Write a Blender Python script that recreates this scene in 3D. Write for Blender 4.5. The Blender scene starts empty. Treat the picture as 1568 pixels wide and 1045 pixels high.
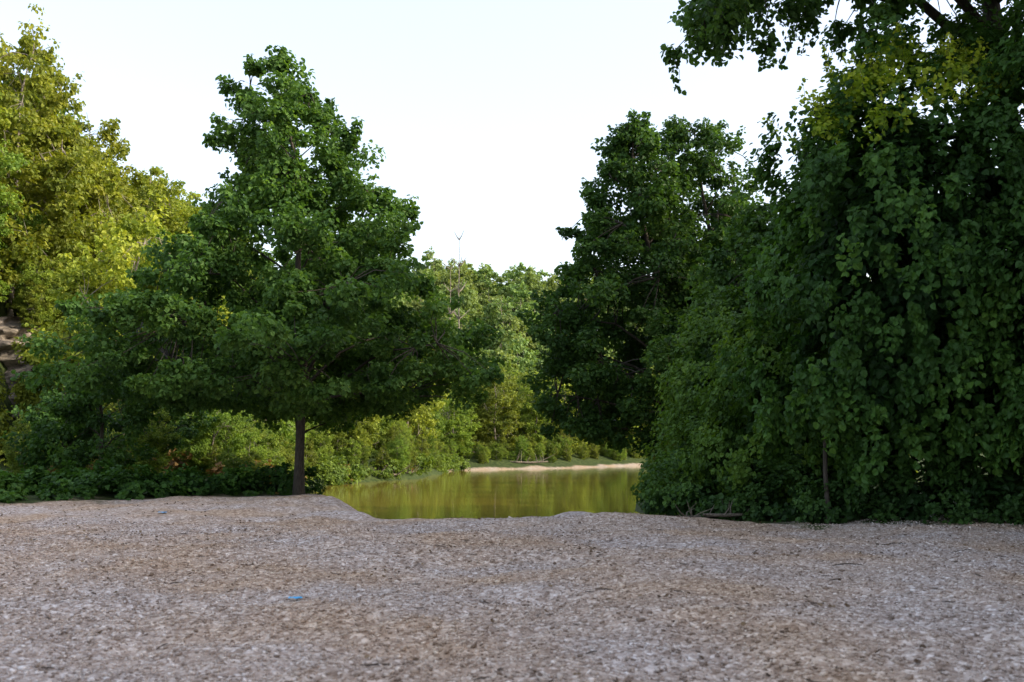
import bpy, math, numpy as np
from mathutils import Vector
rng=np.random.default_rng(7)
SC=bpy.context.scene
# ---------------------------------------------------------------- helpers
_T=np.random.default_rng(3).random((256,256))
def vn(x,y,s=1.0,o=0):
    x=np.asarray(x,float)/s+o*17.3+1000; y=np.asarray(y,float)/s+o*9.1+1000
    xi=np.floor(x).astype(int); yi=np.floor(y).astype(int); fx=x-xi; fy=y-yi
    fx=fx*fx*(3-2*fx); fy=fy*fy*(3-2*fy)
    a=_T[xi%256,yi%256]; b=_T[(xi+1)%256,yi%256]; c=_T[xi%256,(yi+1)%256]; d=_T[(xi+1)%256,(yi+1)%256]
    return (a*(1-fx)+b*fx)*(1-fy)+(c*(1-fx)+d*fx)*fy
def sm(t):
    t=np.clip(t,0,1); return t*t*(3-2*t)
def nrm(v): return v/np.maximum(np.linalg.norm(v,axis=-1,keepdims=True),1e-9)

XLy=[30,36,45,60,72,81,89,100,118,124,130,140,150,165,200,201]
XLx=[-4,-6.5,-10.5,-13.5,-14.2,-12,-8.7,-8.0,-6.5,0,8,15,26,50,150,1e5]
XRy=[24,33,40,70,100,120,130,140,150,165]
XRx=[3.4,4.6,5.6,9.5,13.6,18,24,34,60,200]
def XL(y): return np.interp(y,XLy,XLx)
def XR(y): return np.interp(y,XRy,XRx)
def crest(x): return np.interp(x,[-30,-14,-10,-6.5,-3.2,3,6,30],[34,34,34,33,22,22,21.5,21.5])
def terr(x,y):
    x=np.asarray(x,float); y=np.asarray(y,float)
    tn=(y-crest(x))/8.0
    wid=2.5+6*sm((y-112)/10)
    jit=1.2*(vn(x,y,4,2)-.5)
    tb=1+(np.minimum(x-XL(y),XR(y)-x)+jit)/wid
    t=np.clip(np.minimum(tn,tb),0,1.9)
    t=t*t/(t+.12)
    z=-1.5*t
    land=1-sm(t)
    z=z+land*sm((y-34)/40)*(vn(x,y,9,4)-.3)*.8
    hL=15*sm((-x-31)/8)*sm((y-46)/16)+9*sm((-x-45)/40)*sm((y-40)/30)
    hB=(34+10*(vn(x,y,60,5)-.5))*sm((y-172)/120)
    hR=11*sm((x-19)/16)*sm((38-y)/16)
    z=z+np.maximum(hL,hB)+hR
    near=sm((60-y)/20)
    dim=np.maximum(0,.36-np.abs(vn(x,y,.55,9)-.30)*3.0)   # scuffed hollows
    z=z+land*near*(.22*(vn(x,y,3.3,1)-.5)+.13*(vn(x,y,1.1,6)-.5)+.075*(vn(x,y,.42,7)-.5)+.022*(vn(x,y,.17,8)-.5)-.10*dim)
    return z
def tz(x,y): return float(terr(np.array([x]),np.array([y]))[0])

class B:
    def __init__(s): s.v=[];s.q=[];s.m=[];s.r=[];s.n=0
    def add(s,v,q,m,r):
        v=np.asarray(v,float).reshape(-1,3); q=np.asarray(q,int).reshape(-1,4)
        s.v.append(v); s.q.append(q+s.n); s.n+=len(v)
        s.m.append(np.full(len(q),m)); s.r.append(np.broadcast_to(np.asarray(r,float),(len(q),)))
    def tube(s,P,R,k=6,m=1,r=.5):
        P=np.asarray(P,float); R=np.asarray(R,float); n=len(P)
        T=nrm(np.gradient(P,axis=0)); a=np.array([0.31,.95,.1]); a2=np.array([.9,.1,.4])
        U=np.cross(T,a); bad=np.linalg.norm(U,axis=1)<.3; U[bad]=np.cross(T[bad],a2); U=nrm(U); W=np.cross(T,U)
        th=np.arange(k)*2*math.pi/k
        V=P[:,None]+R[:,None,None]*(np.cos(th)[None,:,None]*U[:,None]+np.sin(th)[None,:,None]*W[:,None])
        i=np.arange(n-1)[:,None]*k; j=np.arange(k)[None]; j2=(j+1)%k
        s.add(V,np.stack([i+j,i+j2,i+k+j2,i+k+j],-1),m,r)
    def leaves(s,P,N,T,size,m=0,r=None,g=None):
        g=g or rng
        n=len(P); N=nrm(N); T=nrm(T-N*np.sum(T*N,1,keepdims=True)); S=np.cross(N,T)
        size=np.broadcast_to(size,(n,))*g.uniform(.65,1.25,n)
        tm=np.array([[0,0,0],[-.42,.18,.1],[-.34,.66,.12],[0,1,-.08],[.34,.66,.12],[.42,.18,.1]])
        V=P[:,None]+size[:,None,None]*(tm[None,:,0:1]*S[:,None]+tm[None,:,1:2]*T[:,None]+tm[None,:,2:3]*N[:,None])
        b=np.arange(n)[:,None]*6
        q=np.concatenate([b+np.array([[0,3,2,1]]),b+np.array([[0,5,4,3]])],1).reshape(-1,4)
        if r is None: r=g.random(n)
        s.add(V,q,m,np.repeat(np.broadcast_to(r,(n,)),2))
    def clumps(s,C,R,per,size,m=0,g=None,up=.6,out=.6,rand=.6,droop=.5,shade=None):
        g=g or rng
        C=np.asarray(C,float); R=np.asarray(R,float); k=len(C)
        d=nrm(g.normal(size=(k,per,3))); f=g.random((k,per,1))**.45
        P=C[:,None]+d*R[:,None]*f
        N=d*out+np.array([0,0,up])+g.normal(size=d.shape)*rand
        T=d*np.array([1,1,.3])+np.array([0,0,-droop])+g.normal(size=d.shape)*.5
        cr=g.random(k)[:,None] if shade is None else np.asarray(shade)[:,None]
        r=np.clip(.5*cr+.5*g.random((k,per)),0,1)
        s.leaves(P.reshape(-1,3),N.reshape(-1,3),T.reshape(-1,3),size,m,r.reshape(-1),g)
    def mesh(s,name,mats,smooth_wood=True):
        v=np.concatenate(s.v); q=np.concatenate(s.q); m=np.concatenate(s.m); r=np.concatenate(s.r)
        me=bpy.data.meshes.new(name)
        me.vertices.add(len(v)); me.vertices.foreach_set('co',v.astype(np.float32).ravel())
        me.loops.add(len(q)*4); me.loops.foreach_set('vertex_index',q.astype(np.int32).ravel())
        me.polygons.add(len(q)); me.polygons.foreach_set('loop_start',(np.arange(len(q))*4).astype(np.int32))
        me.polygons.foreach_set('material_index',m.astype(np.int32))
        me.polygons.foreach_set('use_smooth',(m>0) if smooth_wood else np.ones(len(q),bool))
        a=me.attributes.new('rnd','FLOAT','FACE'); a.data.foreach_set('value',r.astype(np.float32))
        me.update(calc_edges=True)
        for x in mats: me.materials.append(x)
        return me
def obj(name,me,loc=(0,0,0),parent=None,rot=0,sc=1):
    o=bpy.data.objects.new(name,me); SC.collection.objects.link(o); o.location=loc; o.rotation_euler[2]=rot
    o.scale=(sc,sc,sc) if np.isscalar(sc) else sc
    if parent: o.parent=parent
    return o
# ---------------------------------------------------------------- materials
def newmat(n):
    m=bpy.data.materials.new(n); m.use_nodes=True; nt=m.node_tree; nt.nodes.clear(); return m,nt,nt.nodes,nt.links
def leafmat(name,dark,mid,light,trans=.35,tcol=None,rough=.55,spec=.22,objvar=.0):
    m,nt,N,L=newmat(name)
    at=N.new('ShaderNodeAttribute'); at.attribute_name='rnd'
    cr=N.new('ShaderNodeValToRGB'); e=cr.color_ramp.elements; e[0].color=(*dark,1); e[1].color=(*light,1)
    x=e.new(.55); x.color=(*mid,1)
    L.new(at.outputs['Fac'],cr.inputs[0]); col=cr.outputs[0]
    if objvar>0:
        oi=N.new('ShaderNodeObjectInfo'); hs=N.new('ShaderNodeHueSaturation')
        mr=N.new('ShaderNodeMapRange'); mr.inputs[3].default_value=.5-.018*objvar; mr.inputs[4].default_value=.5+.03*objvar
        mv=N.new('ShaderNodeMapRange'); mv.inputs[3].default_value=1-.35*objvar; mv.inputs[4].default_value=1+.3*objvar
        ml=N.new('ShaderNodeMath'); ml.operation='FRACT'; mm=N.new('ShaderNodeMath'); mm.operation='MULTIPLY'; mm.inputs[1].default_value=7.31
        L.new(oi.outputs['Random'],mm.inputs[0]); L.new(mm.outputs[0],ml.inputs[0])
        L.new(oi.outputs['Random'],mr.inputs[0]); L.new(ml.outputs[0],mv.inputs[0])
        L.new(mr.outputs[0],hs.inputs['Hue']); L.new(mv.outputs[0],hs.inputs['Value']); L.new(col,hs.inputs['Color']); col=hs.outputs[0]
    p=N.new('ShaderNodeBsdfPrincipled'); p.inputs['Roughness'].default_value=rough; p.inputs['Specular IOR Level'].default_value=spec
    L.new(col,p.inputs['Base Color'])
    t=N.new('ShaderNodeBsdfTranslucent'); mx=N.new('ShaderNodeMix'); mx.data_type='RGBA'; mx.blend_type='MULTIPLY'; mx.inputs[0].default_value=1
    tc=tcol or (1.7,1.6,.6); mx.inputs[7].default_value=(*tc,1); L.new(col,mx.inputs[6]); L.new(mx.outputs[2],t.inputs[0])
    ms=N.new('ShaderNodeMixShader'); ms.inputs[0].default_value=trans
    L.new(p.outputs[0],ms.inputs[1]); L.new(t.outputs[0],ms.inputs[2])
    o=N.new('ShaderNodeOutputMaterial'); L.new(ms.outputs[0],o.inputs[0]); return m
def noisemat(name,c1,c2,scale=8,rough=.9,bump=.3,stretch=(1,1,1)):
    m,nt,N,L=newmat(name)
    tc=N.new('ShaderNodeTexCoord'); mp=N.new('ShaderNodeMapping'); mp.inputs['Scale'].default_value=stretch
    L.new(tc.outputs['Object'],mp.inputs[0])
    n=N.new('ShaderNodeTexNoise'); n.inputs['Scale'].default_value=scale; n.inputs['Detail'].default_value=8; n.inputs['Roughness'].default_value=.65
    L.new(mp.outputs[0],n.inputs[0])
    cr=N.new('ShaderNodeValToRGB'); e=cr.color_ramp.elements; e[0].position=.35; e[1].position=.65; e[0].color=(*c1,1); e[1].color=(*c2,1)
    L.new(n.outputs[0],cr.inputs[0])
    p=N.new('ShaderNodeBsdfPrincipled'); p.inputs['Roughness'].default_value=rough; L.new(cr.outputs[0],p.inputs['Base Color'])
    b=N.new('ShaderNodeBump'); b.inputs['Strength'].default_value=bump; b.inputs['Distance'].default_value=.1
    L.new(n.outputs[0],b.inputs['Height']); L.new(b.outputs[0],p.inputs['Normal'])
    o=N.new('ShaderNodeOutputMaterial'); L.new(p.outputs[0],o.inputs[0]); return m
bark=noisemat('bark',(.022,.017,.012),(.07,.058,.045),6,stretch=(4,4,.8))
barkpale=noisemat('bark_pale',(.10,.085,.07),(.26,.23,.20),5)
driftm=noisemat('driftwood',(.05,.04,.03),(.19,.16,.125),9,stretch=(2,2,2))
rockm=noisemat('bluff_rock',(.06,.05,.04),(.33,.28,.24),1.6,bump=1.0,stretch=(1,1,2.2))
L_syc=leafmat('sycamore_leaf',(.028,.07,.018),(.07,.15,.032),(.13,.235,.048),.37)
L_dark=leafmat('riverbank_leaf',(.020,.054,.014),(.048,.11,.024),(.10,.195,.038),.35)
L_vine=leafmat('vine_leaf',(.018,.054,.012),(.05,.122,.022),(.125,.25,.038),.35)
L_shrub=leafmat('shrub_leaf',(.025,.068,.014),(.08,.16,.023),(.18,.29,.04),.37)
L_suntint=leafmat('suntint_leaf',(.06,.13,.02),(.22,.32,.035),(.46,.52,.06),.5)  # sunlight on the vine tops, put into a brighter yellow-green leaf colour
L_for=leafmat('forest_leaf',(.07,.115,.02),(.16,.22,.035),(.28,.34,.055),.38,objvar=.9)
L_yel=leafmat('bluff_leaf',(.08,.125,.018),(.18,.235,.03),(.31,.34,.05),.38,objvar=.8)
L_far=leafmat('hill_leaf',(.10,.15,.05),(.165,.235,.07),(.25,.32,.10),.3,objvar=.8)  # lighter and bluer: distance haze baked into the leaf colour
L_dry=leafmat('dry_brush',(.10,.06,.025),(.20,.13,.05),(.28,.24,.08),.3)
# ---------------------------------------------------------------- ground
ys=np.concatenate([np.arange(-40,3,1.5),np.arange(3,15,.07),np.arange(15,36,.11),np.arange(36,60,.5),np.arange(60,116,1.2),np.arange(116,160,.6),np.arange(160,180,1.5),np.arange(180,360,5),np.geomspace(365,4000,16)])
xp=np.concatenate([np.arange(0,9,.09),np.arange(9,20,.18),np.arange(20,60,1.0),np.arange(60,160,5),np.geomspace(165,3000,14)])
xs=np.concatenate([-xp[:0:-1],xp])
X,Y=np.meshgrid(xs,ys); Z=terr(X,Y)
g=B(); nx=len(xs); ny=len(ys)
i=np.arange(ny-1)[:,None]*nx; j=np.arange(nx-1)[None]
g.add(np.stack([X,Y,Z],-1),np.stack([i+j,i+j+1,i+nx+j+1,i+nx+j],-1),0,.5)
edge=np.interp(X,[-40,-14,-9,-7.6,-6.5,3,4.2,6,9,12,20],[18,26.3,31,34,46,46,25,21.3,19.8,17.2,16])
veg=sm((Y-edge)/1.2+.5+1.6*(vn(X,Y,.8,11)-.5)+.8*(vn(X,Y,.25,12)-.5))
spit=(Y>112)&(Y<160)&(X<40); veg=np.where(spit,np.minimum(veg,.25+.75*sm((Z+1.32+.35*(vn(X,Y,2.5,3)-.5))/.12)),veg)
m,nt,N,L=newmat('gravel_ground')
tc=N.new('ShaderNodeTexCoord')
def vor(sc,feat='F1',rnd=1):
    v=N.new('ShaderNodeTexVoronoi'); v.feature=feat; v.inputs['Scale'].default_value=sc; v.inputs['Randomness'].default_value=rnd; L.new(tc.outputs['Object'],v.inputs['Vector']); return v
def noi(sc,d=5):
    v=N.new('ShaderNodeTexNoise'); v.inputs['Scale'].default_value=sc; v.inputs['Detail'].default_value=d; L.new(tc.outputs['Object'],v.inputs['Vector']); return v
def ramp(inp,els):
    cr=N.new('ShaderNodeValToRGB'); e=cr.color_ramp.elements; e[0].position,e[0].color=els[0][0],(*els[0][1],1); e[1].position,e[1].color=els[-1][0],(*els[-1][1],1)
    for p_,c_ in els[1:-1]:
        q=e.new(p_); q.color=(*c_,1)
    L.new(inp,cr.inputs[0]); return cr.outputs[0]
def mixc(f,a,b,bt='MIX'):
    x=N.new('ShaderNodeMix'); x.data_type='RGBA'; x.blend_type=bt
    if isinstance(f,float): x.inputs[0].default_value=f
    else: L.new(f,x.inputs[0])
    for s_,k in ((a,6),(b,7)):
        if isinstance(s_,tuple): x.inputs[k].default_value=(*s_,1)
        else: L.new(s_,x.inputs[k])
    return x.outputs[2]
v1=vor(26); v2=vor(11); 
sep=N.new('ShaderNodeSeparateColor'); L.new(v1.outputs['Color'],sep.inputs[0])
STONE=[(0,(.16,.12,.09)),(.25,(.285,.23,.19)),(.5,(.38,.32,.27)),(.8,(.49,.435,.385)),(1,(.72,.68,.64))]
c=ramp(sep.outputs[0],STONE)
sep2=N.new('ShaderNodeSeparateColor'); L.new(v2.outputs['Color'],sep2.inputs[0])
c2=ramp(sep2.outputs[0],STONE)
c=mixc(.35,c,c2)
n1=noi(.35,4); c=mixc(1.0,c,ramp(n1.outputs[0],[(.38,(.97,.83,.70)),(.6,(1.0,.98,1.02))]),'MULTIPLY')
n3=noi(3.2,6); c=mixc(ramp(n3.outputs[0],[(.60,(0,0,0)),(.72,(.5,.5,.5))]),c,(.19,.14,.10))
nn=noi(2.5,8); cv=ramp(nn.outputs[0],[(.35,(.02,.035,.010)),(.65,(.055,.075,.022))])
at=N.new('ShaderNodeAttribute'); at.attribute_name='veg'
col=mixc(at.outputs['Fac'],c,cv)
p=N.new('ShaderNodeBsdfPrincipled'); p.inputs['Roughness'].default_value=.85; p.inputs['Specular IOR Level'].default_value=.15; L.new(col,p.inputs['Base Color'])
b=N.new('ShaderNodeBump'); b.inputs['Strength'].default_value=.8; b.inputs['Distance'].default_value=.03; b.invert=True; L.new(v1.outputs['Distance'],b.inputs['Height'])
b2=N.new('ShaderNodeBump'); b2.inputs['Strength'].default_value=.6; b2.inputs['Distance'].default_value=.05; L.new(n3.outputs[0],b2.inputs['Height']); L.new(b.outputs[0],b2.inputs['Normal'])
L.new(b2.outputs[0],p.inputs['Normal'])
o=N.new('ShaderNodeOutputMaterial'); L.new(p.outputs[0],o.inputs[0]); groundm=m
me=g.mesh('ground',[groundm],False)
a=me.attributes.new('veg','FLOAT','POINT'); a.data.foreach_set('value',veg.astype(np.float32).ravel())
obj('ground',me)
def stonemat():
    m,nt,N,L=newmat('gravel_stone'); at=N.new('ShaderNodeAttribute'); at.attribute_name='rnd'
    cr=N.new('ShaderNodeValToRGB'); e=cr.color_ramp.elements
    e[0].position,e[0].color=0,(*STONE[0][1],1); e[1].position,e[1].color=1,(*STONE[-1][1],1)
    for p_,c_ in STONE[1:-1]:
        q=e.new(p_); q.color=(*c_,1)
    L.new(at.outputs['Fac'],cr.inputs[0]); p=N.new('ShaderNodeBsdfPrincipled'); p.inputs['Roughness'].default_value=.8
    tc=N.new('ShaderNodeTexCoord'); n1=N.new('ShaderNodeTexNoise'); n1.inputs['Scale'].default_value=.35; n1.inputs['Detail'].default_value=4; L.new(tc.outputs['Object'],n1.inputs['Vector'])
    c2=N.new('ShaderNodeValToRGB'); e=c2.color_ramp.elements; e[0].position,e[0].color=.38,(.97,.83,.70,1); e[1].position,e[1].color=.6,(1,.98,1.02,1); L.new(n1.outputs[0],c2.inputs[0])
    x=N.new('ShaderNodeMix'); x.data_type='RGBA'; x.blend_type='MULTIPLY'; x.inputs[0].default_value=1; L.new(cr.outputs[0],x.inputs[6]); L.new(c2.outputs[0],x.inputs[7])
    L.new(x.outputs[2],p.inputs['Base Color']); o=N.new('ShaderNodeOutputMaterial'); L.new(p.outputs[0],o.inputs[0]); return m
n=130000
d=4.5+17*rng.random(n)**.85; x=(rng.random(n)-.5)*1.35*(d+1.5)
cube=np.array([[-1,-1,-1],[1,-1,-1],[1,1,-1],[-1,1,-1],[-1,-1,1],[1,-1,1],[1,1,1],[-1,1,1]])*.62
sz=.007+.014*rng.random(n)**2.2+.014*(rng.random(n)<.04)
V=cube[None]*(1+.35*(rng.random((n,8,3))-.5))*np.stack([sz*rng.uniform(.8,1.6,n),sz*rng.uniform(.8,1.3,n),sz*rng.uniform(.4,.8,n)],-1)[:,None]
an=rng.random(n)*6.28; ca,sa=np.cos(an)[:,None],np.sin(an)[:,None]
V=np.stack([V[...,0]*ca-V[...,1]*sa,V[...,0]*sa+V[...,1]*ca,V[...,2]],-1)
tl=rng.normal(0,.3,n)[:,None]; V[...,2]+=V[...,0]*tl
V+=np.stack([x,d,terr(x,d)+sz*.25],-1)[:,None]
q=np.array([[0,3,2,1],[4,5,6,7],[0,1,5,4],[1,2,6,5],[2,3,7,6],[3,0,4,7]])
g=B(); g.add(V,(np.arange(n)[:,None,None]*8+q[None]),0,np.repeat(np.clip(rng.normal(.5,.30,n),0,1),6))
obj('gravel',g.mesh('gravel',[stonemat()],False))
# ---------------------------------------------------------------- water
m,nt,N,L=newmat('river_water')
tc=N.new('ShaderNodeTexCoord'); mp=N.new('ShaderNodeMapping'); mp.inputs['Scale'].default_value=(.6,1.6,1); L.new(tc.outputs['Object'],mp.inputs[0])
n_=N.new('ShaderNodeTexNoise'); n_.inputs['Scale'].default_value=1.3; n_.inputs['Detail'].default_value=4; L.new(mp.outputs[0],n_.inputs[0])
b=N.new('ShaderNodeBump'); b.inputs['Strength'].default_value=.06; b.inputs['Distance'].default_value=.1; L.new(n_.outputs[0],b.inputs['Height'])
p=N.new('ShaderNodeBsdfPrincipled'); p.inputs['Base Color'].default_value=(.20,.16,.03,1); p.inputs['Roughness'].default_value=.02; p.inputs['IOR'].default_value=1.33; p.inputs['Specular IOR Level'].default_value=.8
L.new(b.outputs[0],p.inputs['Normal']); o=N.new('ShaderNodeOutputMaterial'); L.new(p.outputs[0],o.inputs[0])
me=bpy.data.meshes.new('river'); me.from_pydata([(-40,23,-1.5),(160,23,-1.5),(160,210,-1.5),(-40,210,-1.5)],[],[(0,1,2,3)]); me.materials.append(m); obj('river',me)
# ---------------------------------------------------------------- trees
def tree_mesh(name,H,prof,mats,seed,nl=22,nc=400,per=150,leaf=.2,cr=.75,tr=.2,ys=.9,hmin=None,flat=.75,inner=.15,gap=.25,straight=.12):
    g=np.random.default_rng(seed); b=B()
    ph=[p[0] for p in prof][::-1] if prof[0][0]>prof[-1][0] else [p[0] for p in prof]
    pr=prof[::-1] if prof[0][0]>prof[-1][0] else prof
    off=lambda h:np.interp(h,ph,[p[1] for p in pr]); rad=lambda h:np.interp(h,ph,[p[2] for p in pr])
    hb=ph[0]; hmin=hmin or hb*.9
    k=12; hh=np.linspace(-.3,H*.97,k); w=sm((hh-hb)/(H-hb))
    tx=off(np.maximum(hh,hb))*w+straight*np.sin(hh*.9+seed)*sm(hh/4); ty=.12*np.cos(hh*.7+seed)*w
    TR=tr*(1-hh/H*.93)**.9; TR[0]*=1.35
    TP=np.stack([tx,ty,hh],-1); b.tube(TP,TR,9)
    trunk=lambda h:np.array([np.interp(h,hh,tx),np.interp(h,hh,ty),h])
    pts=[TP[k//3:]]
    for i in range(nl):
        u=(i+.5)/nl; he=hb+ (H-hb)*(u*.93); a=i*2.39996+g.normal(0,.3)
        r=rad(he)*g.uniform(.65,.9)
        E=np.array([off(he)+r*math.cos(a),ys*r*math.sin(a),he]); hs=np.clip(he-r*g.uniform(.4,.8),hmin,H*.93); S=trunk(hs)
        t=np.linspace(0,1,7)[:,None]; P=S+(E-S)*t; P[:,2]+=(np.sin(t[:,0]*math.pi)*.10*r); P+=g.normal(0,.06*r/3,P.shape)*np.sin(t*math.pi)
        r0=np.interp(hs,hh,TR)*.5; b.tube(P,r0*(1-t[:,0]*.85),5); pts.append(P[2:])
    LP=np.concatenate(pts)
    hgrid=np.linspace(hb,H,200); cdf=np.cumsum(rad(hgrid)**1.3+.1); cdf/=cdf[-1]
    h=np.interp(g.random(nc),cdf,hgrid); a=g.random(nc)*2*math.pi
    q=np.where(g.random(nc)<inner,g.random(nc)**.5*.6,g.uniform(.55,1.05,nc))
    lump=.70+.55*vn(a*2.2+seed,h*.9,1.0,seed%9)
    keep=vn(a*3.1+9,h*1.1,1.0,(seed+3)%9)>gap; 
    r=rad(h)*q*lump
    C=np.stack([off(h)+r*np.cos(a),ys*r*np.sin(a),h-.06*r],-1)[keep]
    C=C[C[:,2]>hb*.8]
    if len(C)>0:
        dd=((C[:,None]-LP[None])**2).sum(-1); nb=LP[dd.argmin(1)]
        for c_,p_ in zip(C,nb):
            mid=(c_+p_)/2+g.normal(0,.08,3)+[0,0,.1]; b.tube([p_,mid,c_],[.03*tr/.2,.02*tr/.2,.008],3)
    s=cr*g.uniform(.5,1.25,len(C)); R=np.stack([s,s,s*flat],-1)
    b.clumps(C,R,per,leaf,0,g)
    ns=int(len(C)*.9); idx=g.integers(0,len(C),ns); oc=np.stack([off(C[idx,2]),0*idx,C[idx,2]*.9],-1)
    D=nrm(C[idx]-oc+[0,0,.6]+g.normal(0,.35,(ns,3))); SP=C[idx]+D*(s[idx]*1.15)[:,None]
    b.clumps(SP,np.stack([s[idx]*.33]*3,-1),max(8,per//8),leaf,0,g)
    return b.mesh(name,mats)
main=[(15.1,-1.1,.35),(14.4,-1.0,1.3),(13.5,-.85,2.0),(11.8,-.6,2.6),(10.1,-.1,2.9),(8.5,-.4,4.1),(6.7,-.6,5.7),(5.1,-.1,6.7),(3.9,-.3,6.0),(3.1,-.2,4.0)]
obj('sycamore_tree',tree_mesh('sycamore_tree',15.1,main,[L_syc,bark],11,nl=34,nc=960,per=135,leaf=.155,cr=.52,tr=.17,hmin=2.8,gap=.35,inner=.1,straight=.04),(-7.1,33.5,tz(-7.1,33.5)))
p2=[(12,1.4,.4),(11.2,1.2,1.7),(9.5,.8,2.6),(7,.5,3.0),(4.5,.3,2.8),(3.4,0,1.6)]
obj('sycamore_tree',tree_mesh('sycamore_tree_b',12,p2,[L_syc,bark],23,nl=18,nc=300,per=130,leaf=.165,cr=.55,tr=.13,straight=.04),(-8.6,40.5,tz(-8.6,40.5)))
# right riverbank trees
p3=[(15.3,-1.5,.3),(14.5,-1.5,1.0),(12.8,-1.5,1.6),(11,-1.5,2.2),(9,-1.5,3.3),(7,-1.2,4.1),(5,-1.2,4.2),(3.4,-.9,3.6),(2.6,-.6,2.2)]
obj('riverbank_tree',tree_mesh('riverbank_tree_a',15.3,p3,[L_dark,bark],31,nl=30,nc=720,per=135,leaf=.155,cr=.52,tr=.22,gap=.35),(6.2,38,tz(6.2,38)))
p4=[(15.0,-1.5,.6),(14.1,-1.5,1.8),(12.4,-1.3,2.3),(10,-1.0,2.7),(6,-.3,3.1),(2.5,0,3.0)]
obj('riverbank_tree',tree_mesh('riverbank_tree_b',15.0,p4,[L_dark,bark],39,nl=22,nc=500,per=135,leaf=.155,cr=.52,tr=.2,gap=.30),(8.9,40,tz(8.9,40)))
p5=[(9.0,0,.5),(8.0,0,1.8),(6,0,2.8),(4,0,3.0),(1,0,2.6)]
obj('riverbank_tree',tree_mesh('riverbank_tree_c',9.0,p5,[L_dark,bark],41,nl=16,nc=280,per=140,leaf=.16,cr=.65,tr=.17,gap=.15),(8.4,31,tz(8.4,31)))
# left dark small trees
ps=lambda H,r:[(H,0,.3),(H*.85,0,r*.6),(H*.6,0,r),(H*.35,0,r),(H*.2,0,r*.6)]
for k,(x,y,H,r) in enumerate([(-18.4,41,4.4,1.6),(-15.2,37,5.4,1.8),(-15.5,44,6.6,2.2)]):
    obj('box_elder_tree',tree_mesh('box_elder_tree_%d'%k,H,ps(H,r),[L_dark,bark],50+k,nl=12,nc=80,per=90,leaf=.16,cr=.5,tr=.1,gap=.38),(x,y,tz(x,y)))
# overhanging tall tree, upper right
b=B(); g=np.random.default_rng(77)
TP=np.array([[12.4,23.5,-.3],[12.2,23.3,3],[12.0,23,7],[11.4,22.6,11],[11,22.4,14.5],[10.8,22,17]]); b.tube(TP,[.42,.33,.28,.22,.13,.04],9)
def bough(P,r0,nclump,spread,per=80,cr=.45,leaf=.14,t0=.25):
    P=np.array(P,float); t=np.linspace(0,1,len(P)); tt=np.linspace(0,1,14)
    Q=np.stack([np.interp(tt,t,P[:,i]) for i in range(3)],-1)+g.normal(0,.05,(14,3)); b.tube(Q,r0*(1-tt*.88),5)
    u=t0+(1-t0)*g.random(nclump)**.8; C=np.stack([np.interp(u,tt,Q[:,i]) for i in range(3)],-1); C0=C.copy()
    C+=g.normal(0,1,C.shape)*np.array(spread); 
    for a_,c_ in zip(C0,C): b.tube([a_,(a_+c_)/2+[0,0,.1],c_],[.025,.016,.006],3)
    s=cr*g.uniform(.5,1.2,nclump); b.clumps(C,np.stack([s,s,s*.8],-1),per,leaf,0,g,droop=1.0)
    for c_ in C[::2]:
        l=g.uniform(.5,1.3); e=c_+[g.normal(0,.25),g.normal(0,.2),-l]; b.tube([c_,(c_+e)/2+[.08,0,0],e],[.01,.007,.004],3)
        w=np.linspace(0,1,9)[:,None]; b.clumps(c_+(e-c_)*w,np.full((9,3),.1),5,leaf*.85,0,g,droop=1.4,up=.2)
bough([[11.6,22.7,10.8],[9.2,22,11.8],[6.8,21.4,12.0],[5.0,21,11.4],[4.2,20.8,10.5]],.14,54,(.35,.8,.4))
bough([[11.4,22.6,11],[9.4,21.8,12.8],[7.4,21,13.2],[5.2,20.6,12.8]],.13,48,(.5,.9,.5))
bough([[11.4,22.5,12],[10.3,20,12.6],[9.6,18.4,12.2],[8.6,17.2,11.8]],.13,40,(.8,.8,.5))
bough([[11,22.4,14],[12.3,20.4,14],[13,18,13],[13.2,16.5,11.5]],.14,56,(1.1,.9,.8))
bough([[11,22.3,14.5],[9.5,22,15.5],[7.5,21.8,15.6],[6,21.5,15]],.1,40,(.8,1.1,.7))
bough([[11.2,22.4,12],[10.4,21.6,12.6],[9.6,21.0,12.4],[9,20.8,11.8]],.1,36,(.9,.9,.7))
bough([[10.9,22,16],[11.5,22,17.5],[12,22.3,18.5]],.07,40,(1.5,1.5,1.0))
obj('overhanging_elm_tree',b.mesh('overhanging_elm_tree',[L_dark,bark]))
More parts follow.
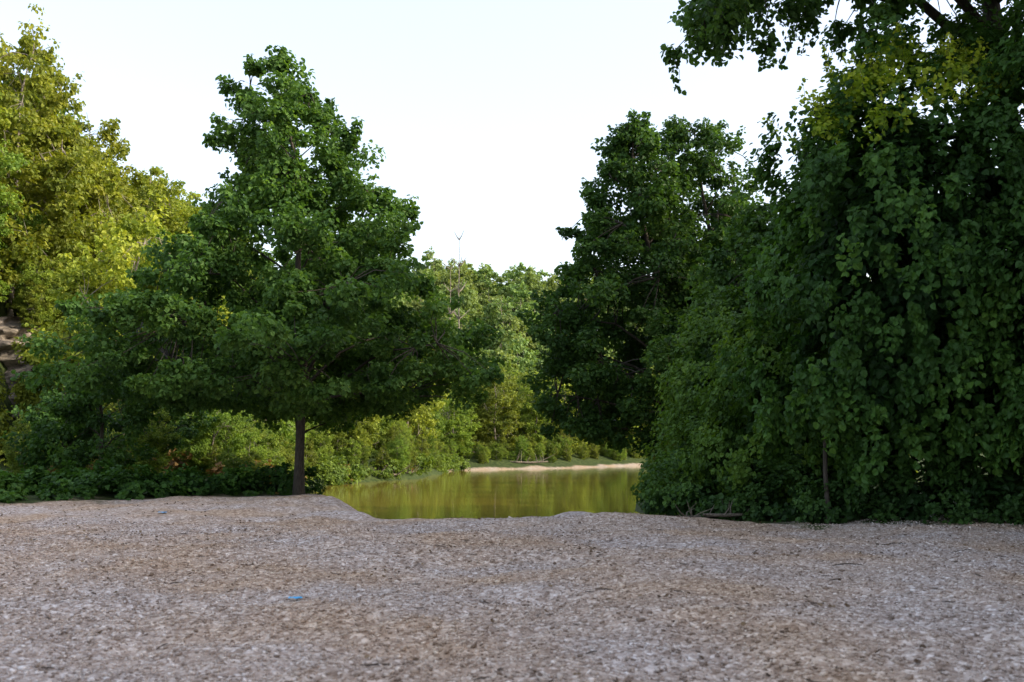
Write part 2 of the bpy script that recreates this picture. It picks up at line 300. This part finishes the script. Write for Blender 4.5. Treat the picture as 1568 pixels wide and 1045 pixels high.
# foliage masses
def mass(name,ells,dens,mats,seed,leaf=.14,per=46,cs=(.34,.34,.6),core=.25,hang=True,suntint=None,rag=.34,extra=None):
    g=np.random.default_rng(seed); b=B(); E=np.array(ells,float)
    for k,e in enumerate(E):
        c,r=e[:3],e[3:]; area=4*math.pi*((r[0]*r[1])**1.6/3+(r[0]*r[2])**1.6/3+(r[1]*r[2])**1.6/3)**(1/1.6); n=int(area*dens)
        d=nrm(g.normal(size=(n,3))); lump=1-rag*.6+rag*vn(d[:,0]*3.2+seed,d[:,2]*3.2+d[:,1]*2.1,1,k%9)+rag*.6*(vn(d[:,0]*8+seed,d[:,2]*8+d[:,1]*5,1,(k+2)%9)-.5)+.12*(g.random(n)-.5)
        inn=g.random(n)<core
        f=np.where(inn,g.uniform(.5,.75,n),1)*lump
        P=c+d*r*f[:,None]
        z0=terr(P[:,0],P[:,1]); ok=P[:,2]>z0+.05
        for j,e2 in enumerate(E):
            if j!=k: ok&=(((P-e2[:3])/e2[3:])**2).sum(1)>.55
        P=P[ok]; d=d[ok]; inn=inn[ok]; n=len(P)
        if n==0: continue
        on=nrm(d/r); s=g.uniform(.6,1.3,(n,1)); R=np.array(cs)*s
        dd=nrm(g.normal(size=(n,per,3))); L_=P[:,None]+dd*R[:,None]*g.random((n,per,1))**.5
        L_[...,2]-=np.abs(dd[...,2])*.1
        N_=on[:,None]*.8+np.array([0,0,.45])+g.normal(size=dd.shape)*.5
        T_=np.array([0,0,-1.0])*(1 if hang else .2)+on[:,None]*.35+g.normal(size=dd.shape)*.45
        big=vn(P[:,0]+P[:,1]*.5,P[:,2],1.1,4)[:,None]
        sh=np.clip(.35*g.random((n,1))+.3*g.random((n,per))+.45*big-.1-.35*inn[:,None],0,1)  # inner leaves get a darker tone, interior shade painted into their colour
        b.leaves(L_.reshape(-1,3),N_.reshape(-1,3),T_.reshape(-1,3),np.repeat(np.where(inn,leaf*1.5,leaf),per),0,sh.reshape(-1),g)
    if suntint is not None:
        C,R,pp,ls=suntint; b.clumps(C,R,pp,ls,2,g,droop=-.2)
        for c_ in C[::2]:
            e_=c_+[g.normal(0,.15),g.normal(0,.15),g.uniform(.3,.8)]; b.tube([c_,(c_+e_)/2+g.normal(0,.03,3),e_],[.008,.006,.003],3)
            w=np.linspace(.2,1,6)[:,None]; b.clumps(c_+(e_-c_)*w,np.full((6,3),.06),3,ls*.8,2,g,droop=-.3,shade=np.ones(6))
    if extra is not None:
        for P_,R_ in extra: b.tube(P_,R_,7)
    return obj(name,b.mesh(name,mats))
g=np.random.default_rng(5); yc=[]  # clump centres over the vine top for the painted sunlit leaves
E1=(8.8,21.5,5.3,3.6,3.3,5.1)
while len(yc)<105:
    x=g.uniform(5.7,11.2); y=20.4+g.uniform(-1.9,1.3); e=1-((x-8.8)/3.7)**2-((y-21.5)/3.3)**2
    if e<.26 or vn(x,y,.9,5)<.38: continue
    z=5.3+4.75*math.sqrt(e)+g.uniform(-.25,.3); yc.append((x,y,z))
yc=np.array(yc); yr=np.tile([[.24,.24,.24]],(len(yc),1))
mass('vine_covered_tree',[E1,(12.8,19.5,6.0,3.4,3.6,6.0),(11.8,18.9,3.2,2.6,1.9,3.6),(15.8,16.5,6,3.2,3.5,6.5),(10.5,25.5,4.8,3.6,2.6,4.8)],4.8,[L_vine,bark,L_suntint],91,leaf=.14,per=54,cs=(.24,.24,.5),rag=.46,core=.3,suntint=(yc,yr,24,.12),
 extra=[([[6.7,21.3,-.2],[6.68,21.4,1.0],[6.8,21.6,3]],[.06,.05,.04])])
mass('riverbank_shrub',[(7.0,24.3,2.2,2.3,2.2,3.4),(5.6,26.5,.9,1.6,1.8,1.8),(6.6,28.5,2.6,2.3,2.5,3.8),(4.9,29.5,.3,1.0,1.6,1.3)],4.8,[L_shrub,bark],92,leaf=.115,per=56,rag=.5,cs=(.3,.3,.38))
g=np.random.default_rng(12); el=[]
for t in np.linspace(0,1,20):
    x=4.0+t*11; y=np.interp(x,[3.5,6,9,12,16],[25.5,22.2,20.7,18.2,17.0])+g.uniform(-.2,.7); r=g.uniform(.5,1.0); el.append((x,y,.1+r*.3,r,r*.8,r*.8))
mass('understory_shrubs',el,6,[L_dark,bark],93,leaf=.10,per=38,cs=(.25,.25,.3),hang=False,rag=.6)
el=[]
for t in np.linspace(0,1,44):
    x=-20+t*12.2+g.uniform(-.3,.3); y=np.interp(x,[-20,-14,-9,-7.8],[25,27.6,32,34.8])+g.choice([.2,1.6,3.2])+g.uniform(-.3,.5); r=g.uniform(.6,1.15); el.append((x,y,.0,r,r,r*.8))
mass('ground_vine_patch',el,4.2,[L_vine,bark],94,leaf=.15,per=44,cs=(.3,.3,.25),hang=False,rag=.5)
# ---------------------------------------------------------------- forest variants
def variants(tag,leafm,n,H=14,leaf=.26,nc=170,per=90):
    out=[]
    for k in range(n):
        g=np.random.default_rng(200+k+len(tag)); r=g.uniform(3.2,4.4); hh=H*g.uniform(.9,1.1)
        pr=[(hh,g.normal(0,.4),.4),(hh*.88,g.normal(0,.4),r*.62),(hh*.7,0,r),(hh*.45,g.normal(0,.4),r*1.05),(hh*.2,0,r*.8),(hh*.07,0,r*.5)]
        out.append(tree_mesh('%s_%d'%(tag,k),hh,pr,[leafm,barkpale],300+k*7+len(tag),nl=12,nc=nc,per=per,leaf=leaf,cr=.85,tr=.17,gap=.22,flat=.65))
    return out
VF=variants('forest_tree',L_for,5); VY=variants('bluff_tree',L_yel,4,nc=180); VH=variants('hill_tree',L_far,4,leaf=.48,nc=110,per=45)
def empty(n):
    e=bpy.data.objects.new(n,None); SC.collection.objects.link(e); return e
def scatter(parent,var,pts,s0,s1,g):
    for k,(x,y) in enumerate(pts):
        s=g.uniform(s0,s1); obj('tree_%d'%k,var[g.integers(len(var))],(x,y,tz(x,y)-.3),parent,g.uniform(0,6.28),(s,s,s*g.uniform(.85,1.15)))
g=np.random.default_rng(44)
def poisson(n,x0,x1,y0,y1,mind,ok):
    out=[]; tries=0
    while len(out)<n and tries<n*30:
        tries+=1; x=g.uniform(x0,x1); y=g.uniform(y0,y1)
        if ok(x,y) and all((x-a)**2+(y-b_)**2>mind**2 for a,b_ in out): out.append((x,y))
    return out
rock_ok=lambda x,y: not(x<-23 and y<74+(x+27)*.9)
E=empty('bluff_forest'); scatter(E,VY,poisson(105,-72,-22,58,130,4.4,lambda x,y: (rock_ok(x,y) or x<-42) and x<-.30*y+2 and x>-.56*y-8 and not(x<-36 and y<64)),.9,1.3,g)
for k,(x,y,s,h) in enumerate([(-38.5,76,1.1,1.42),(-35.0,78,1.0,1.38),(-41.5,80,1.15,1.45),(-32.8,76,.8,1.12)]):
    obj('tall_tree_%d'%k,VY[k%4],(x,y,tz(x,y)-.3),E,k*1.7,(s,s,h))
rim=[(-39.5+14*t+g.uniform(-3,-1),57+17*t+g.uniform(1,3)) for t in np.linspace(0,1,12)]
for k,(x,y) in enumerate(rim):
    s=g.uniform(.25,.42); obj('rim_tree_%d'%k,VY[g.integers(4)],(x,y,max(tz(x,y),10.0)-.6),E,g.uniform(0,6),(s,s,s))
E=empty('riverbank_woods'); scatter(E,VF,poisson(75,-45,20,60,172,4.4,lambda x,y:XL(y)-24<x<XL(y)-3.0-4*(y>116) and y<170 and rock_ok(x,y)),.6,.95,g)
E=empty('left_thicket'); scatter(E,VF,poisson(20,-34,-12,48,62,3.4,lambda x,y:x<XL(y)-3 and x>-.38*y),.26,.46,g)
E=empty('right_bank_woods'); scatter(E,VF,poisson(30,8,45,45,128,5.2,lambda x,y:x>XR(y)+3 and x<XR(y)+13),.5,.7,g)
E=empty('far_bank_woods'); scatter(E,VF,poisson(60,-20,90,146,190,5,lambda x,y:x<XL(y)-8),.7,1.1,g)
E=empty('hill_forest'); scatter(E,VH,poisson(360,-110,140,180,310,6,lambda x,y:x<XL(y)-9),.95,1.45,g)
E=empty('east_ridge_forest'); scatter(E,VH,poisson(70,19,50,-35,28,4.8,lambda x,y:x>.514*y+4 or x>26),1.1,1.5,g)
E=empty('riverbank_brush')
bp=[(XL(y)-g.uniform(.2,5),y) for y in np.linspace(48,117,120)]+[(XL(y)-g.uniform(2.5,11),y) for y in np.linspace(117,152,140)]+[(XR(y)+g.uniform(.5,2.5),y) for y in np.linspace(34,128,45)]+[(x,y) for x,y in poisson(45,-28,-9,42,66,1.6,lambda x,y:x<XL(y)-1)]
bp+=[(-39+12*t+g.uniform(-1,1),55+15*t+g.uniform(-6,-1)) for t in np.linspace(0,1,14)]
scatter(E,VF,bp,.10,.26,g)
el=[]
for y in np.linspace(62,119,46):
    o_=g.choice([1.2,2.8,4.5]); x=XL(y)-o_; r=g.uniform(1.0,1.7); el.append((x,y,tz(x,y),r,r,r*.8))
mass('bank_grass',el,2.4,[L_for,bark],96,leaf=.22,per=24,cs=(.4,.4,.35),hang=False,rag=.5)
el=[(x,y,tz(x,y)+.3,1.2,1.2,1.0) for x,y in poisson(16,-24,-11,46,58,1.5,lambda x,y:x<XL(y)-1)]+[(XL(y)-1.5,y,-.9,1.2,1.2,.8) for y in (68,79,90)]
mass('dry_brush',el,2.2,[L_dry,bark],95,leaf=.2,per=26,cs=(.4,.4,.4),hang=False)
# ---------------------------------------------------------------- rock bluff
g2=B(); nu,nv=110,90; u,v=np.meshgrid(np.linspace(0,1,nu),np.linspace(0,1,nv)); bx=-40+u*14; by=55+u*17
nz=(vn(u*20,v*13,3.0,1)-.5)*3.0+(vn(u*20,v*26,1.2,2)-.5)*1.6+(vn(u*20,v*40,.5,6)-.5)*.8-np.floor(v*7+vn(u*20,v*2,3,5)*2)*.4
g2.add(np.stack([bx+nz*.77-v*2,by-nz*.63+v*1.5,-1+v*12.0+3.0*(vn(u*20,v*0,2,4)-.5)*v],-1),(lambda i,j:np.stack([i+j,i+j+1,i+nu+j+1,i+nu+j],-1))(np.arange(nv-1)[:,None]*nu,np.arange(nu-1)[None]),0,.5)
obj('rock_bluff',g2.mesh('rock_bluff',[rockm],False))
el=[(-40+14*t+g.uniform(-.3,1.8),55+17*t-g.uniform(.5,2.0),g.uniform(1,12.5),g.uniform(.8,1.7),1.2,g.uniform(.7,1.6)) for t in g.random(44)]
mass('bluff_ledge_shrubs',el,2.6,[L_yel,bark],97,leaf=.2,per=24,cs=(.4,.4,.5))
# ---------------------------------------------------------------- dead tree, driftwood, twigs, litter
def dead(name,loc,H,seed,mat=barkpale,lean=0):
    g=np.random.default_rng(seed); b=B(); t=np.linspace(0,1,9); P=np.stack([lean*t*H+g.normal(0,.08,9),g.normal(0,.08,9),t*H],-1); b.tube(P,.22*(1-t*.85),7,0)
    for k in range(26):
        i=g.integers(4,9); a=g.random()*6.28; l=g.uniform(.8,3.0)*(1-i/14); S=P[i]; E_=S+[l*math.cos(a),l*math.sin(a),l*g.uniform(.8,1.5)]
        b.tube([S,(S+E_)/2+[0,0,-.1],E_],[.08,.06,.03],4,0)
    o=obj(name,b.mesh(name,[mat]),loc); return o
dead('dead_tree',(-8.2,152,tz(-8.2,152)),33,1); dead('dead_tree',(-9.8,156,tz(-9.8,156)),29,2)
def drift(name,x,y,l,rot,seed,nb=8,r=.12,zoff=.1):
    g=np.random.default_rng(seed); b=B(); t=np.linspace(-.5,.5,8); P=np.stack([t*l,g.normal(0,.04*l/3,8),.1+.1*np.abs(t)*l*.5],-1); b.tube(P,r*(1.1-np.abs(t)),7,0)
    for k in range(nb):
        S=P[g.integers(1,7)]; E_=S+[g.normal(0,.3*l/2),g.normal(0,.3*l/2),g.uniform(.05,.35)*l]; b.tube([S,(S+E_)/2+g.normal(0,.05,3),E_],[r*.45,r*.3,r*.08],4,0)
    return obj(name,b.mesh(name,[driftm]),(x,y,max(tz(x,y),-1.5)+zoff),None,rot)
drift('driftwood',2.2,127.0,5,.3,3); drift('driftwood',-10.6,85.5,3.0,.9,4,16,.10,.0); drift('driftwood',-9.0,89.5,2.6,1.3,9,14,.09,.0)
drift('driftwood',4.4,23.4,1.6,.7,5,9,.05,.02); drift('driftwood',4.9,22.9,1.2,.2,6,7,.04,.02)
twm=noisemat('twig',(.03,.02,.015),(.08,.06,.045),30)
b=B(); g=np.random.default_rng(8)
for x,y,l,a in [(1.28,7.0,.36,.1),(-.95,7.5,.36,.6),(2.25,7.3,.3,-.4),(3.0,10,.15,.2),(1.0,11.0,.2,-.2),(4.3,13,.4,.1),(-4,12,.2,.5),(6,16,.5,.1),(1.5,17,.4,.1),(2.9,18.5,.5,-.1)]+[(g.uniform(-9,9),g.uniform(6,20),g.uniform(.05,.16),g.uniform(-1,1)) for _ in range(110)]:
    t=np.linspace(-.5,.5,6); px=x+t*l*math.cos(a); py=y+t*l*math.sin(a)+g.normal(0,.03*l*2,6); b.tube(np.stack([px,py,terr(px,py)+.016],-1),np.full(6,.005+.008*l)*(1.1-np.abs(t)),5,0)
obj('twigs',b.mesh('twigs',[twm]))
b=B(); n=6500; x=g.uniform(-13,13,n); y=g.uniform(5,27,n); k=vn(x,y,.9,3)+.3*g.random(n)>.78; x,y=x[k],y[k]; n=len(x)
b.leaves(np.stack([x,y,terr(x,y)+.02],-1),np.stack([g.normal(0,.35,n),g.normal(0,.35,n),np.ones(n)],-1),g.normal(size=(n,3)),.055,0,None,g)
obj('dry_leaves',b.mesh('dry_leaves',[leafmat('dry_leaf',(.05,.03,.018),(.11,.07,.04),(.2,.14,.08),.1)]))
bm_,nt,N,L=newmat('blue_plastic'); p=N.new('ShaderNodeBsdfPrincipled'); p.inputs['Base Color'].default_value=(.03,.35,.7,1); p.inputs['Roughness'].default_value=.4; o=N.new('ShaderNodeOutputMaterial'); L.new(p.outputs[0],o.inputs[0])
for x,y,s in [(-2.24,10.5,.08),(-7.8,22.5,.11),(-13.2,25.3,.3)]:
    b=B(); t=np.linspace(-1,1,7); U,V_=np.meshgrid(t,t); rr=.6+.4*vn(U*2,V_*2,.7,int(y)%5)
    Wv=np.stack([x+U*s*rr,y+V_*s*.6*rr,tz(x,y)+.02+.35*s*vn(U*3,V_*3,1,2)],-1)
    b.add(Wv,(lambda i,j:np.stack([i+j,i+j+1,i+7+j+1,i+7+j],-1))(np.arange(6)[:,None]*7,np.arange(6)[None]),0,.5)
    obj('plastic_scrap',b.mesh('plastic_scrap',[bm_],False))
# ---------------------------------------------------------------- light, sky, camera
elev=30; az=104   # az: degrees clockwise from +Y (view direction) 
d=Vector((math.sin(math.radians(az))*math.cos(math.radians(elev)),math.cos(math.radians(az))*math.cos(math.radians(elev)),math.sin(math.radians(elev))))
sl=bpy.data.lights.new('sun','SUN'); sl.energy=5; sl.angle=math.radians(.5); sl.color=(1,.88,.66)
so=bpy.data.objects.new('sun',sl); SC.collection.objects.link(so); so.rotation_euler=d.to_track_quat('Z','Y').to_euler()
w=bpy.data.worlds.new('World'); SC.world=w; w.use_nodes=True; nt=w.node_tree; bg=nt.nodes['Background']
sky=nt.nodes.new('ShaderNodeTexSky'); sky.sky_type='NISHITA'; sky.sun_disc=False; sky.sun_elevation=math.radians(elev); sky.sun_rotation=math.radians(az); sky.dust_density=4; sky.air_density=1.2; sky.ozone_density=1
# bright summer haze over the blue sky
hz=nt.nodes.new('ShaderNodeMix'); hz.data_type='RGBA'; hz.blend_type='ADD'; hz.inputs[0].default_value=1; hz.inputs[7].default_value=(1.55,1.5,1.55,1)
nt.links.new(sky.outputs[0],hz.inputs[6]); nt.links.new(hz.outputs[2],bg.inputs[0]); bg.inputs[1].default_value=.31
cam=bpy.data.cameras.new('camera'); co=bpy.data.objects.new('camera',cam); SC.collection.objects.link(co); SC.camera=co
co.location=(0,0,1.6); co.rotation_euler=(math.radians(95.9),0,0); cam.lens=35; cam.sensor_width=36; cam.clip_end=8000
cam.dof.use_dof=True; cam.dof.focus_distance=34; cam.dof.aperture_fstop=2.0
SC.view_settings.view_transform='Standard'; SC.view_settings.look='None'; SC.view_settings.exposure=0
